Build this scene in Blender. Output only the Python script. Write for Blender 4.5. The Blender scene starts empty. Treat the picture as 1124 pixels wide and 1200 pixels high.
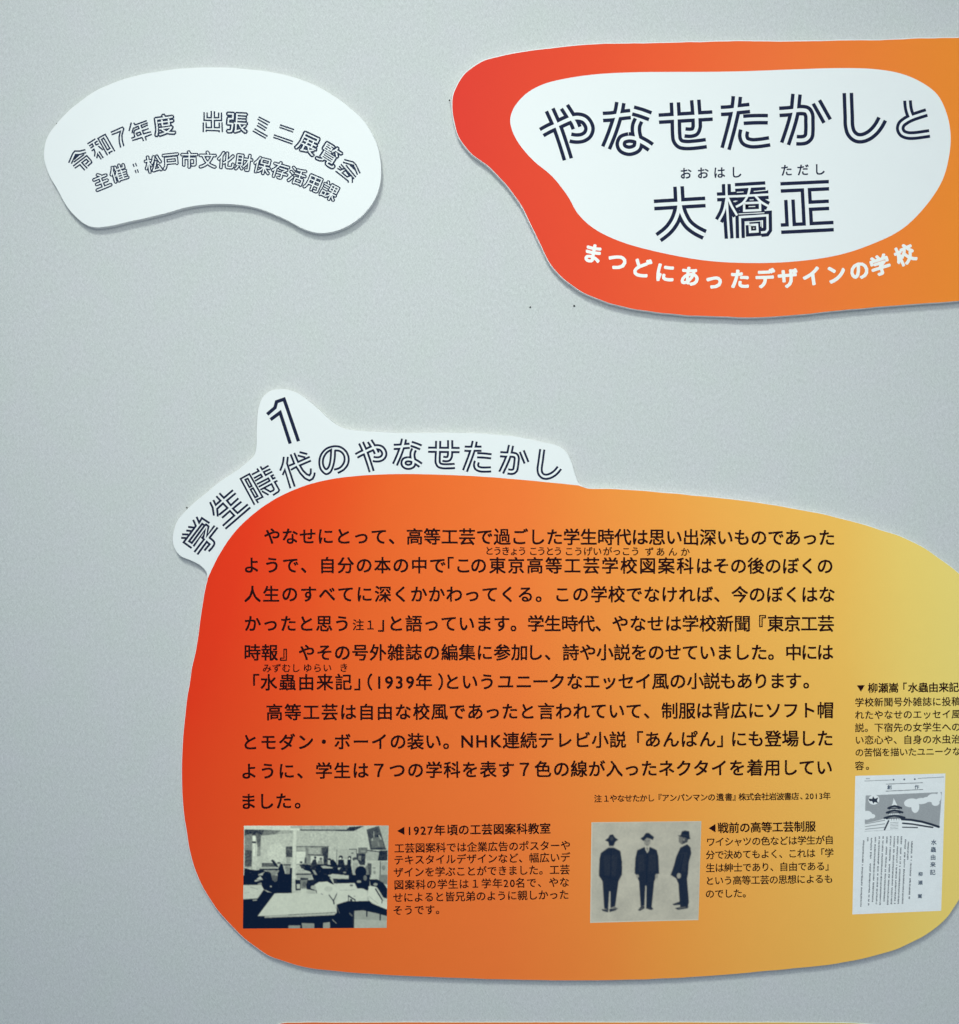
import bpy, bmesh, math, random
import numpy as np
from mathutils import Vector, geometry

random.seed(7)
sc = bpy.context.scene
C = sc.collection

# ------------------------------------------------------------------ camera
CAM_D = 1.30                                   # metres from the wall; one unit of the layout = 1 mm
cam_d = bpy.data.cameras.new('camera')
cam = bpy.data.objects.new('camera', cam_d); C.objects.link(cam)
cam.location = (0, -CAM_D, 0); cam.rotation_euler = (math.radians(90), 0, 0)
cam_d.sensor_fit = 'VERTICAL'; cam_d.angle = 2 * math.atan(0.6 / CAM_D)
cam_d.clip_start = 0.02; cam_d.clip_end = 50
sc.camera = cam

# ------------------------------------------------------------------ room light
w = bpy.data.worlds.new('World'); sc.world = w; w.use_nodes = True
bg = w.node_tree.nodes['Background']
bg.inputs[0].default_value = (0.675, 0.825, 1.0, 1); bg.inputs[1].default_value = 0.41

def area(name, loc, target, size, size_y, power, col, spread=180):
    d = bpy.data.lights.new(name, 'AREA'); d.shape = 'RECTANGLE'; d.size = size; d.size_y = size_y
    d.energy = power; d.color = col; d.spread = math.radians(spread)
    o = bpy.data.objects.new(name, d); C.objects.link(o); o.location = loc
    o.rotation_euler = (Vector(target) - Vector(loc)).to_track_quat('-Z', 'Y').to_euler()
    return o
area('ceiling_lamp', (-0.80, -2.6, 2.9), (0.03, 0, 0.03), 1.1, 0.7, 5.0, (0.915, 1.0, 0.905), 37)
area('fill_lamp', (0.0, -1.72, 0.76), (0.02, 0, 0.02), 1.3, 0.8, 12.0, (0.92, 1.0, 0.92))  # added fill behind and above the camera: softens shadows, dims towards the lower wall

sc.view_settings.view_transform = 'Standard'; sc.view_settings.look = 'None'
sc.view_settings.exposure = 0; sc.view_settings.gamma = 1; sc.view_settings.use_curve_mapping = False

# ------------------------------------------------------------------ helpers
T = 7.0                                        # board thickness, mm
def P(px, py, h=0.0):
    """layout millimetres (x right, y down, origin top left of the shown area) -> metres, h mm proud of the wall"""
    k = (CAM_D * 1000 - h) / (CAM_D * 1000)    # sizes are those measured on the raised face
    return ((px - 562) * k / 1000, -h / 1000, (600 - py) * k / 1000)

def lin(c):
    c = c / 255.0
    return c / 12.92 if c <= 0.04045 else ((c + 0.055) / 1.055) ** 2.4
L_TOP = (0.86, 1.0, 0.95); L_MID = (0.78, 0.92, 0.90); L_LOW = (0.60, 0.74, 0.78)
def alb(rgb, L=L_MID):
    return tuple(min(0.93, lin(v) / l) for v, l in zip(rgb, L)) + (1,)

def link(name, me, mat=None, parent=None, label=None, kind=None):
    o = bpy.data.objects.new(name, me); C.objects.link(o)
    if mat and not me.materials: me.materials.append(mat)
    if parent: o.parent = parent
    if label: o['label'] = label
    if kind: o['kind'] = kind
    return o
def empty(name, label, cat, px, py, group=None):
    """every part mesh is written in wall coordinates, so its thing sits at the wall plane"""
    o = bpy.data.objects.new(name, None); C.objects.link(o)
    o.empty_display_size = 0.02
    o['label'] = label; o['category'] = cat
    if group: o['group'] = group
    return o
def mesh(name, verts, faces, smooth=False):
    me = bpy.data.meshes.new(name); me.from_pydata(verts, [], faces); me.update()
    if smooth:
        for p in me.polygons: p.use_smooth = True
    return me

def mat(name, col, rough=0.55, spec=0.3):
    m = bpy.data.materials.new(name); m.use_nodes = True
    b = m.node_tree.nodes['Principled BSDF']
    b.inputs['Base Color'].default_value = col if len(col) == 4 else tuple(col) + (1,)
    b.inputs['Roughness'].default_value = rough
    b.inputs['Specular IOR Level'].default_value = spec
    return m
def N(m, t, **kw):
    n = m.node_tree.nodes.new(t)
    for k, v in kw.items(): setattr(n, k, v)
    return n
def LK(m, a, b): m.node_tree.links.new(a, b)
def bsdf(m): return m.node_tree.nodes['Principled BSDF']

def paper_grain(m, amount=0.035, scale=900.0, colour_out=None, bump=0.05):
    """fine tooth of matt laminate: slight tone noise and relief, in object coordinates"""
    tc = N(m, 'ShaderNodeTexCoord')
    n = N(m, 'ShaderNodeTexNoise'); n.inputs['Scale'].default_value = scale; n.inputs['Detail'].default_value = 2
    LK(m, tc.outputs['Object'], n.inputs['Vector'])
    n2 = N(m, 'ShaderNodeTexNoise'); n2.inputs['Scale'].default_value = 55; n2.inputs['Detail'].default_value = 3
    LK(m, tc.outputs['Object'], n2.inputs['Vector'])
    add = N(m, 'ShaderNodeMath', operation='ADD'); LK(m, n.outputs[0], add.inputs[0])
    sc2 = N(m, 'ShaderNodeMath', operation='MULTIPLY'); sc2.inputs[1].default_value = 0.45
    LK(m, n2.outputs[0], sc2.inputs[0]); LK(m, sc2.outputs[0], add.inputs[1])
    mr = N(m, 'ShaderNodeMapRange'); mr.inputs[1].default_value = 0.35; mr.inputs[2].default_value = 1.1
    mr.inputs[3].default_value = 1 - amount; mr.inputs[4].default_value = 1 + amount
    LK(m, add.outputs[0], mr.inputs[0])
    vm = N(m, 'ShaderNodeVectorMath', operation='SCALE')
    if colour_out is None: vm.inputs[0].default_value = bsdf(m).inputs['Base Color'].default_value[:3]
    else: LK(m, colour_out, vm.inputs[0])
    LK(m, mr.outputs[0], vm.inputs['Scale'])
    LK(m, vm.outputs[0], bsdf(m).inputs['Base Color'])
    bp = N(m, 'ShaderNodeBump'); bp.inputs['Strength'].default_value = bump; bp.inputs['Distance'].default_value = 0.0005
    LK(m, n.outputs[0], bp.inputs['Height']); LK(m, bp.outputs[0], bsdf(m).inputs['Normal'])
    return m

# ------------------------------------------------------------------ materials
M_white = paper_grain(mat('white_laminate', (0.81, 0.81, 0.81), 0.5), 0.012)
M_foam = paper_grain(mat('foam_core_edge', (0.78, 0.77, 0.74), 0.8), 0.03, 600)
M_ink = mat('navy_ink', (0.012, 0.016, 0.046), 0.6, 0.08)
M_ink_soft = mat('navy_ink_fine', (0.020, 0.032, 0.068), 0.6, 0.08)
M_black = mat('brown_black_ink', (0.020, 0.003, 0.004), 0.6, 0.06)
M_gap = mat('white_print', (0.81, 0.81, 0.81), 0.5)
M_letter = mat('white_lettering', (0.90, 0.88, 0.84), 0.5)
M_rule = mat('faded_ink', (0.06, 0.09, 0.14), 0.6)

def gradient_mat(name, stops, x0, x1, wob=0.03, centre=None):
    """printed colour run: along the board's own x, or outwards from one point of it, slightly uneven"""
    m = mat(name, (1, 1, 1), 0.6, 0.05)
    tc = N(m, 'ShaderNodeTexCoord')
    if centre:
        # skewed run: its slope eases from steep at the left edge to nearly level on the right
        sp = N(m, 'ShaderNodeSeparateXYZ'); LK(m, tc.outputs['Object'], sp.inputs[0])
        aa = N(m, 'ShaderNodeMath', operation='ADD'); aa.inputs[1].default_value = (562 - centre[0]) / 1000; LK(m, sp.outputs['X'], aa.inputs[0])
        wm = N(m, 'ShaderNodeMath', operation='MULTIPLY_ADD'); wm.inputs[1].default_value = -0.78; wm.inputs[2].default_value = 0.35; LK(m, aa.outputs[0], wm.inputs[0])
        mx = N(m, 'ShaderNodeClamp'); mx.inputs['Min'].default_value = -0.05; mx.inputs['Max'].default_value = 0.35; LK(m, wm.outputs[0], mx.inputs[0])
        bb = N(m, 'ShaderNodeMath', operation='MULTIPLY_ADD'); bb.inputs[1].default_value = -1; bb.inputs[2].default_value = (600 - centre[1]) / 1000; LK(m, sp.outputs['Z'], bb.inputs[0])
        uu = N(m, 'ShaderNodeMath', operation='MULTIPLY_ADD'); LK(m, mx.outputs[0], uu.inputs[0]); LK(m, bb.outputs[0], uu.inputs[1]); LK(m, aa.outputs[0], uu.inputs[2])
        run = uu.outputs[0]; off = 0
    else:
        sx = N(m, 'ShaderNodeSeparateXYZ'); LK(m, tc.outputs['Object'], sx.inputs[0]); run = sx.outputs['X']; off = 562
    nz = N(m, 'ShaderNodeTexNoise'); nz.inputs['Scale'].default_value = 5; nz.inputs['Detail'].default_value = 1
    LK(m, tc.outputs['Object'], nz.inputs['Vector'])
    t2 = N(m, 'ShaderNodeMath', operation='MULTIPLY_ADD'); t2.inputs[1].default_value = wob
    LK(m, nz.outputs[0], t2.inputs[0]); LK(m, run, t2.inputs[2])
    mr = N(m, 'ShaderNodeMapRange'); mr.inputs[1].default_value = (x0 - off) / 1000 + wob / 2
    mr.inputs[2].default_value = (x1 - off) / 1000 + wob / 2
    LK(m, t2.outputs[0], mr.inputs[0])
    cr = N(m, 'ShaderNodeValToRGB'); LK(m, mr.outputs[0], cr.inputs[0])
    cr.color_ramp.interpolation = 'LINEAR'
    el = cr.color_ramp.elements
    el[0].position = 0; el[1].position = 1
    el[0].color = stops[0][1] + (1,); el[1].color = stops[-1][1] + (1,)
    for x, c in stops[1:-1]:
        e = el.new((x - x0) / (x1 - x0)); e.color = c + (1,)
    paper_grain(m, 0.022, 700, cr.outputs[0], 0.05)
    return m

M_title = gradient_mat('title_gradient_print',
    [(520, (.74, .046, .032)), (700, (.82, .080, .032)), (800, (.87, .115, .036)), (900, (.89, .162, .043)), (1116, (.91, .26, .034)), (1400, (.93, .45, .06))], 520, 1400)
M_story = gradient_mat('story_gradient_print',
    [(20, (.80, .032, .011)), (100, (.85, .046, .013)), (190, (.88, .088, .018)), (250, (.89, .130, .024)), (330, (.91, .165, .031)), (410, (.93, .195, .040)), (455, (.93, .235, .045)), (560, (.93, .330, .060)), (635, (.93, .40, .078)), (780, (.93, .52, .11)), (850, (.92, .63, .16)), (930, (.90, .70, .20)), (1100, (.82, .74, .20))],
    20, 1100, centre=(200, 600))
M_lower = gradient_mat('lower_gradient_print',
    [(300, (.90, .15, .03)), (650, (.90, .24, .04)), (860, (.90, .45, .08)), (1000, (.84, .64, .15))], 300, 1000)

def wall_mat():
    m = mat('embossed_wall_vinyl', (0.52, 0.54, 0.56), 0.7, 0.25)
    tc = N(m, 'ShaderNodeTexCoord')
    def fleck(rot, sx, sz, scale):
        mp = N(m, 'ShaderNodeMapping'); mp.inputs['Rotation'].default_value = (0, math.radians(rot), 0)
        LK(m, tc.outputs['Object'], mp.inputs['Vector'])
        ms = N(m, 'ShaderNodeMapping'); ms.inputs['Scale'].default_value = (sx, 1, sz)
        LK(m, mp.outputs[0], ms.inputs['Vector']); mp = ms
        n = N(m, 'ShaderNodeTexNoise'); n.inputs['Scale'].default_value = scale; n.inputs['Detail'].default_value = 3
        n.inputs['Roughness'].default_value = 0.65
        LK(m, mp.outputs[0], n.inputs['Vector']); return n.outputs[0]
    a = fleck(62, 0.42, 1.25, 500); b = fleck(-58, 0.42, 1.25, 470); c = fleck(0, 1, 1, 700)
    mx = N(m, 'ShaderNodeMath', operation='MAXIMUM'); LK(m, a, mx.inputs[0]); LK(m, b, mx.inputs[1])
    ad = N(m, 'ShaderNodeMath', operation='MULTIPLY_ADD'); ad.inputs[1].default_value = 0.55
    LK(m, c, ad.inputs[0]); LK(m, mx.outputs[0], ad.inputs[2])
    mr = N(m, 'ShaderNodeMapRange'); mr.inputs[1].default_value = 0.60; mr.inputs[2].default_value = 1.10
    mr.inputs[3].default_value = 0.82; mr.inputs[4].default_value = 1.20
    LK(m, ad.outputs[0], mr.inputs[0])
    # faint uneven tint of the vinyl
    n3 = N(m, 'ShaderNodeTexNoise'); n3.inputs['Scale'].default_value = 22; n3.inputs['Detail'].default_value = 2
    LK(m, tc.outputs['Object'], n3.inputs['Vector'])
    mc = N(m, 'ShaderNodeMix', data_type='RGBA')
    mr3 = N(m, 'ShaderNodeMapRange'); mr3.inputs[1].default_value = 0.3; mr3.inputs[2].default_value = 0.7
    LK(m, n3.outputs[0], mr3.inputs[0]); LK(m, mr3.outputs[0], mc.inputs[0])
    mc.inputs[6].default_value = (0.585, 0.578, 0.590, 1); mc.inputs[7].default_value = (0.572, 0.585, 0.572, 1)
    vm = N(m, 'ShaderNodeVectorMath', operation='SCALE'); LK(m, mc.outputs[2], vm.inputs[0]); LK(m, mr.outputs[0], vm.inputs['Scale'])
    LK(m, vm.outputs[0], bsdf(m).inputs['Base Color'])
    bp = N(m, 'ShaderNodeBump'); bp.inputs['Strength'].default_value = 0.35; bp.inputs['Distance'].default_value = 0.0006
    LK(m, ad.outputs[0], bp.inputs['Height']); LK(m, bp.outputs[0], bsdf(m).inputs['Normal'])
    return m
M_wall = wall_mat()

# ------------------------------------------------------------------ the wall
def box_mesh(name, x0, x1, y0, y1, z0, z1):
    v = [(x, y, z) for x in (x0, x1) for y in (y0, y1) for z in (z0, z1)]
    f = [(0, 1, 3, 2), (4, 6, 7, 5), (0, 4, 5, 1), (2, 3, 7, 6), (0, 2, 6, 4), (1, 5, 7, 3)]
    return mesh(name, v, f)
wall = link('wall', box_mesh('wall', -1.6, 1.6, 0, 0.05, -1.5, 1.5), M_wall)
wall['kind'] = 'structure'; wall['label'] = 'pale grey embossed exhibition wall'
M_hole = mat('dark_hole', (0.03, 0.035, 0.04), 0.9)
for hx, hy, hr in ((621.5, 360, 1.0), (673, 358.5, 1.15)):
    vs, fs = [], []
    for ring, (r, h) in enumerate(((hr * 1.7, 0.02), (hr * 1.15, 0.30), (hr * 0.8, 0.06))):
        for i in range(12):
            a = i / 12 * math.tau; vs.append(P(hx + r * math.cos(a), hy + r * math.sin(a), h))
    for k in range(2):
        for i in range(12): j = (i + 1) % 12; fs.append((k * 12 + i, k * 12 + j, k * 12 + 12 + j, k * 12 + 12 + i))
    fs.append(tuple(range(24, 36)))
    me = mesh('pin_hole', vs, fs)
    me.materials.append(M_wall); me.materials.append(M_hole)
    me.polygons[-1].material_index = 1
    for i in range(12, 24): me.polygons[i].material_index = 1
    link('pin_hole', me, None, wall)

# ------------------------------------------------------------------ outlines
def catmull(pts, n=6, closed=True):
    out = []; m = len(pts)
    rng = range(m) if closed else range(m - 1)
    for i in rng:
        if closed: p0, p1, p2, p3 = pts[i - 1], pts[i], pts[(i + 1) % m], pts[(i + 2) % m]
        else: p0, p1, p2, p3 = pts[max(i - 1, 0)], pts[i], pts[i + 1], pts[min(i + 2, m - 1)]
        # centripetal parametrisation avoids overshoot where points are uneven
        def kn(t, a, b): return t + max(1e-6, math.dist(a, b)) ** 0.5
        t0 = 0; t1 = kn(t0, p0, p1) if p0 != p1 else 1e-3; t2 = kn(t1, p1, p2); t3 = kn(t2, p2, p3) if p3 != p2 else t2 + 1e-3
        for k in range(n):
            t = t1 + (t2 - t1) * k / n
            def L(a, b, ta, tb): f = (t - ta) / (tb - ta); return (a[0] + (b[0] - a[0]) * f, a[1] + (b[1] - a[1]) * f)
            if p0 == p1 and not closed: A1 = p1
            else: A1 = L(p0, p1, t0, t1)
            A2 = L(p1, p2, t1, t2)
            A3 = p2 if (p3 == p2 and not closed) else L(p2, p3, t2, t3)
            B1 = L(A1, A2, t0, t2); B2 = L(A2, A3, t1, t3)
            out.append(L(B1, B2, t1, t2))
    if not closed: out.append(pts[-1])
    return out
def area2(p): return sum(p[i][0] * p[(i + 1) % len(p)][1] - p[(i + 1) % len(p)][0] * p[i][1] for i in range(len(p)))
def inset(pts, d):
    n = len(pts); s = 1 if area2(pts) > 0 else -1; out = []
    for i in range(n):
        a, b = pts[i - 2], pts[(i + 2) % n]
        dx, dy = b[0] - a[0], b[1] - a[1]; l = math.hypot(dx, dy) or 1
        out.append((pts[i][0] - s * dy / l * d, pts[i][1] + s * dx / l * d))
    return out
def wobble(pts, amp, seed):
    r = random.Random(seed); ph = [(r.uniform(0, 6.28), r.uniform(0.02, 0.22), r.uniform(0.3, 1)) for _ in range(7)]
    n = len(pts); s = 0; off = []
    for i in range(n):
        s += math.dist(pts[i], pts[i - 1]); off.append(amp * sum(a * math.sin(f * s + p) for p, f, a in ph) / 2.2)
    out = []
    for i in range(n):
        a, b = pts[i - 1], pts[(i + 1) % n]; dx, dy = b[0] - a[0], b[1] - a[1]; l = math.hypot(dx, dy) or 1
        out.append((pts[i][0] + dy / l * off[i], pts[i][1] - dx / l * off[i]))
    return out
def tri_cap(pts, h):
    """flat filled sheet"""
    vs = [P(x, y, h) for x, y in pts]
    tris = geometry.tessellate_polygon([[Vector((x, -y, 0)) for x, y in pts]])
    fs = []
    for t in tris:
        a, b, c = [pts[i] for i in t]
        s = (b[0] - a[0]) * (c[1] - a[1]) - (c[0] - a[0]) * (b[1] - a[1])
        if abs(s) < 1e-9: continue
        fs.append(tuple(t) if s < 0 else (t[0], t[2], t[1]))
    return vs, fs
def sheet(name, pts, h, m, parent, label=None):
    vs, fs = tri_cap(pts, h)
    return link(name, mesh(name, vs, fs), m, parent, label)
def board_body(pts, parent, t=T, face=M_white):
    """foam board cut out by hand: back edge, side wall, softly crushed front edge, front face"""
    if area2(pts) < 0: pts = pts[::-1]
    n = len(pts); p2 = inset(pts, 0.35)
    k = CAM_D * 1000 / (CAM_D * 1000 - t)
    vs = []
    for ring, h in ((pts, 0.0), (pts, t - 0.4), (p2, t)):
        for x, y in ring:
            X, Y, Z = P(x, y, t); vs.append((X, -h / 1000, Z))       # straight-sided cut
    fs = []
    for r in range(2):
        for i in range(n):
            j = (i + 1) % n; fs.append((r * n + i, r * n + j, (r + 1) * n + j, (r + 1) * n + i))
    tris = geometry.tessellate_polygon([[Vector((x, -y, 0)) for x, y in p2]])
    nside = len(fs)
    for tr in tris:
        a, b, c = [p2[i] for i in tr]
        s = (b[0] - a[0]) * (c[1] - a[1]) - (c[0] - a[0]) * (b[1] - a[1])
        if abs(s) < 1e-9: continue
        q = tr if s < 0 else (tr[0], tr[2], tr[1])
        fs.append(tuple(2 * n + i for i in q))
    me = mesh('foam_board', vs, fs); me.materials.append(M_foam); me.materials.append(face)
    for i, p in enumerate(me.polygons):
        p.material_index = 1 if i >= nside else 0
        p.use_smooth = i < nside
    return link('foam_board', me, None, parent)

# ------------------------------------------------------------------ lettering
_tc = bpy.data.curves.new('scratch', 'FONT'); _to = bpy.data.objects.new('scratch', _tc); C.objects.link(_to)
_tc.size = 1.0; _tc.align_x = 'CENTER'; _tc.resolution_u = 3
_cache = {}
def glyph(ch, off):
    key = ch
    if key not in _cache:
        _tc.body = ch
        bpy.context.view_layer.update()
        dg = bpy.context.evaluated_depsgraph_get(); ev = _to.evaluated_get(dg); me = ev.to_mesh()
        vs = [(v.co.x, v.co.y) for v in me.vertices]; fs = [tuple(p.vertices) for p in me.polygons]
        ev.to_mesh_clear(); _cache[key] = (vs, fs)
    return _cache[key]
BASE = 0.36                                    # font baseline below the centre of the em box
def put(vs, fs, ch, cx, cy, size, ang, off, h, sx=1.0):
    # heavier weights are the same letter laid down several times a hair apart
    gv, gf = glyph(ch, off); ca, sa = math.cos(ang), math.sin(ang); r = off * size
    n = 1 if r < 0.03 else (4 if r < 0.5 else 8)
    for k in range(n):
        a = (k + .5) / n * math.tau; ex, ey = (0, 0) if n == 1 else (r * math.cos(a), r * math.sin(a)); b = len(vs)
        for x, y in gv:
            u, v = x * size * sx, -(y - BASE) * size
            vs.append(P(cx + ex + u * ca - v * sa, cy + ey + u * sa + v * ca, h + 0.002 * k))
        for f in gf: fs.append(tuple(b + i for i in f))
ASC = {'digit': set('0123456789NHK')}
def text_line(parent, text, size, y0, y1, anchors, h, m=None, off=0.008, label=None, name='text_line', sx=1.0, tilt=None):
    """anchors: (index, x of the cell centre); the rest is spaced evenly in between"""
    vs, fs = [], []
    xa, xb = anchors[0][1], anchors[-1][1]
    ang = math.atan2(y1 - y0, max(1, xb - xa)) if tilt is None else tilt
    for i, ch in enumerate(text):
        if ch in ' \u3000': continue
        for (i0, xx0), (i1, xx1) in zip(anchors, anchors[1:] or [(anchors[0][0] + 1, anchors[0][1] + size)]):
            if i <= i1: break
        x = xx0 + (xx1 - xx0) * (i - i0) / (i1 - i0)
        y = y0 + (y1 - y0) * (x - xa) / max(1, xb - xa)
        put(vs, fs, ch, x, y, size, ang, off, h, sx)
    return link(name, mesh(name, vs, fs), m or M_black, parent, label)

# -------- strokes: double-line display lettering
def ribbon(vs, fs, pts, wd, h, cap=0.0):
    q = [pts[0]]
    for p in pts[1:]:
        if math.dist(p, q[-1]) > 0.05: q.append(p)
    pts = q; n = len(pts)
    if n < 2: return
    closed = math.dist(pts[0], pts[-1]) < 0.08 and n > 3
    if closed: pts = pts[:-1]; n -= 1
    if cap and not closed:
        def ext(a, b): l = math.dist(a, b) or 1; return (a[0] + (a[0] - b[0]) / l * cap, a[1] + (a[1] - b[1]) / l * cap)
        pts = [ext(pts[0], pts[1])] + pts[1:-1] + [ext(pts[-1], pts[-2])]
    b = len(vs)
    for i in range(n):
        p = pts[i]
        a = pts[i - 1] if (closed or i) else None; c = pts[(i + 1) % n] if (closed or i < n - 1) else None
        def nn(u, v): l = math.dist(u, v) or 1; return (-(v[1] - u[1]) / l, (v[0] - u[0]) / l)
        if a is None: m = nn(p, c); s = 1
        elif c is None: m = nn(a, p); s = 1
        else:
            n1, n2 = nn(a, p), nn(p, c); mx, my = n1[0] + n2[0], n1[1] + n2[1]; l = math.hypot(mx, my)
            if l < 0.3: m = n1; s = 1
            else: m = (mx / l, my / l); s = min(2.4, 2 / l)
        for sg in (-1, 1): vs.append(P(p[0] + sg * m[0] * s * wd / 2, p[1] + sg * m[1] * s * wd / 2, h))
    for i in range(n if closed else n - 1):
        j = (i + 1) % n; fs.append((b + 2 * i, b + 2 * i + 1, b + 2 * j + 1, b + 2 * j))
def parse(s):
    """'C x,y x,y ...' smooth, 'L ...' straight, 'O ...' closed smooth; several strokes parted by ';'"""
    out = []
    for part in s.split(';'):
        tk = part.split()
        if not tk: continue
        pts = [tuple(float(v) for v in t.split(',')) for t in tk[1:]]
        out.append((tk[0], pts))
    return out
def place(pts, o, s, xf=None):
    r = [(o[0] + x / s, o[1] + y / s) for x, y in pts]
    return [xf(p) for p in r] if xf else r
class Letters:
    def __init__(self, parent, ink=None): self.parent, self.ink = parent, ink; self.dv, self.df, self.wv, self.wf = [], [], [], []
    def double(self, spec, o, s, W, g, h, xf=None):
        strokes = [(k, place(p, o, s, xf)) for k, p in parse(spec)]
        for i, (k, p) in enumerate(strokes):
            if k == 'C': p = catmull(p, 6, False)
            elif k == 'O': p = catmull(p, 6, True); p.append(p[0])
            if k != 'T': ribbon(self.dv, self.df, p, W, h + 0.004 * (i + 1))
        for i, (k, p) in enumerate(strokes):
            if k == 'C': p = catmull(p, 6, False)
            elif k == 'O': p = catmull(p, 6, True); p.append(p[0])
            ribbon(self.wv, self.wf, p, 1.0 if k == 'T' else g, h + 0.10 + 0.004 * (i + 1), cap=0.05 if k != 'T' else 0)
        self.done()
    def single(self, spec, o, s, wd, h, xf=None):
        for i, (k, p) in enumerate(parse(spec)):
            p = place(p, o, s, xf)
            if k == 'C': p = catmull(p, 5, False)
            elif k == 'O': p = catmull(p, 5, True); p.append(p[0])
            ribbon(self.dv, self.df, p, wd, h + 0.003 * (i + 1), cap=wd * 0.2)
        self.done()
    def hollow(self, ch, cx, cy, size, ang, o_out, o_in, h):
        put(self.dv, self.df, ch, cx, cy, size, ang, o_out, h)
        put(self.wv, self.wf, ch, cx, cy, size, ang, 0.0, h + 0.10)
        self.done()
    def done(self):
        """every display character is a part of its own; the white line down its strokes is its sub-part"""
        a = link('character', mesh('character', self.dv, self.df), self.ink or M_ink, self.parent)
        if self.wv: link('line_gap', mesh('line_gap', self.wv, self.wf), M_gap, a)
        self.__init__(self.parent, self.ink)

YA = 'C 138,638 250,575 383,515 520,450 630,405 740,392 840,422 905,500 925,580 895,665 830,715 760,733 680,733 612,720; C 270,262 330,395 383,515 415,600 470,760 525,930 570,1078; C 512,212 575,310 640,415 680,480 714,562'
NA = 'C 163,380 300,372 420,355 540,340 618,332; C 450,143 430,260 405,360 370,480 300,680 215,888; C 750,430 712,520 708,620 728,720 745,800 720,890 600,937 490,900 458,828 490,750 590,718; C 585,718 640,722 700,735 800,785 880,830 953,880; C 660,275 800,315 943,368'
SE = 'L 100,479 985,428; C 365,212 372,350 380,520 385,720 400,830 450,892 540,912 700,905 882,882; C 700,170 712,330 720,440 724,560 722,620 690,690 620,710 532,704'
TA = 'C 138,350 270,343 400,325 614,303; C 402,113 390,230 370,360 335,520 290,700 215,975; C 510,497 700,487 912,487; C 523,675 508,760 540,845 640,882 780,876 942,852'
KA = 'C 118,437 260,428 400,412 500,408 570,425 607,490 612,600 612,750 600,840 550,890 480,905 400,903; C 400,145 390,250 375,400 340,560 290,730 212,963; L 727,272 905,590'
SHI = 'C 262,125 268,300 276,500 284,680 320,790 400,860 490,870 600,830 700,750 770,660 828,553'
TO = 'C 402,250 410,350 430,440 462,520; C 717,448 600,485 480,527 380,577 300,645 283,720 320,790 400,823 500,827 630,812 765,792'
DAI = 'L 92,495 937,445; C 495,190 503,330 508,480 490,600 430,760 325,905 165,1033; C 508,430 530,560 575,680 650,805 770,905 925,985'
SEI = 'L 138,206 935,169; L 552,190 588,860; L 580,510 935,492; L 283,408 307,870; L 145,885 1012,842'
KYO = ('L 75,362 390,350; C 228,150 235,400 275,1048; C 232,390 190,590 105,755; C 250,370 320,520 405,665; '
       'L 372,208 872,178; L 385,352 922,322; C 615,200 585,330 500,460 388,525; C 700,335 795,440 915,510; '
       'L 522,468 522,590 785,578 782,455 515,466; L 460,1040 452,695 905,665 908,900 880,940 800,948; L 612,824 620,938 742,930 735,818 610,825; '
       'T 430,642 855,622; T 595,522 705,518; T 612,411 678,408; T 680,272 905,250; T 400,285 512,280; T 545,990 538,778 795,757 797,850; T 668,877 690,876; T 345,440 395,425')
H1 = T + 0.12                                  # first ink layer on a board face

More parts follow.
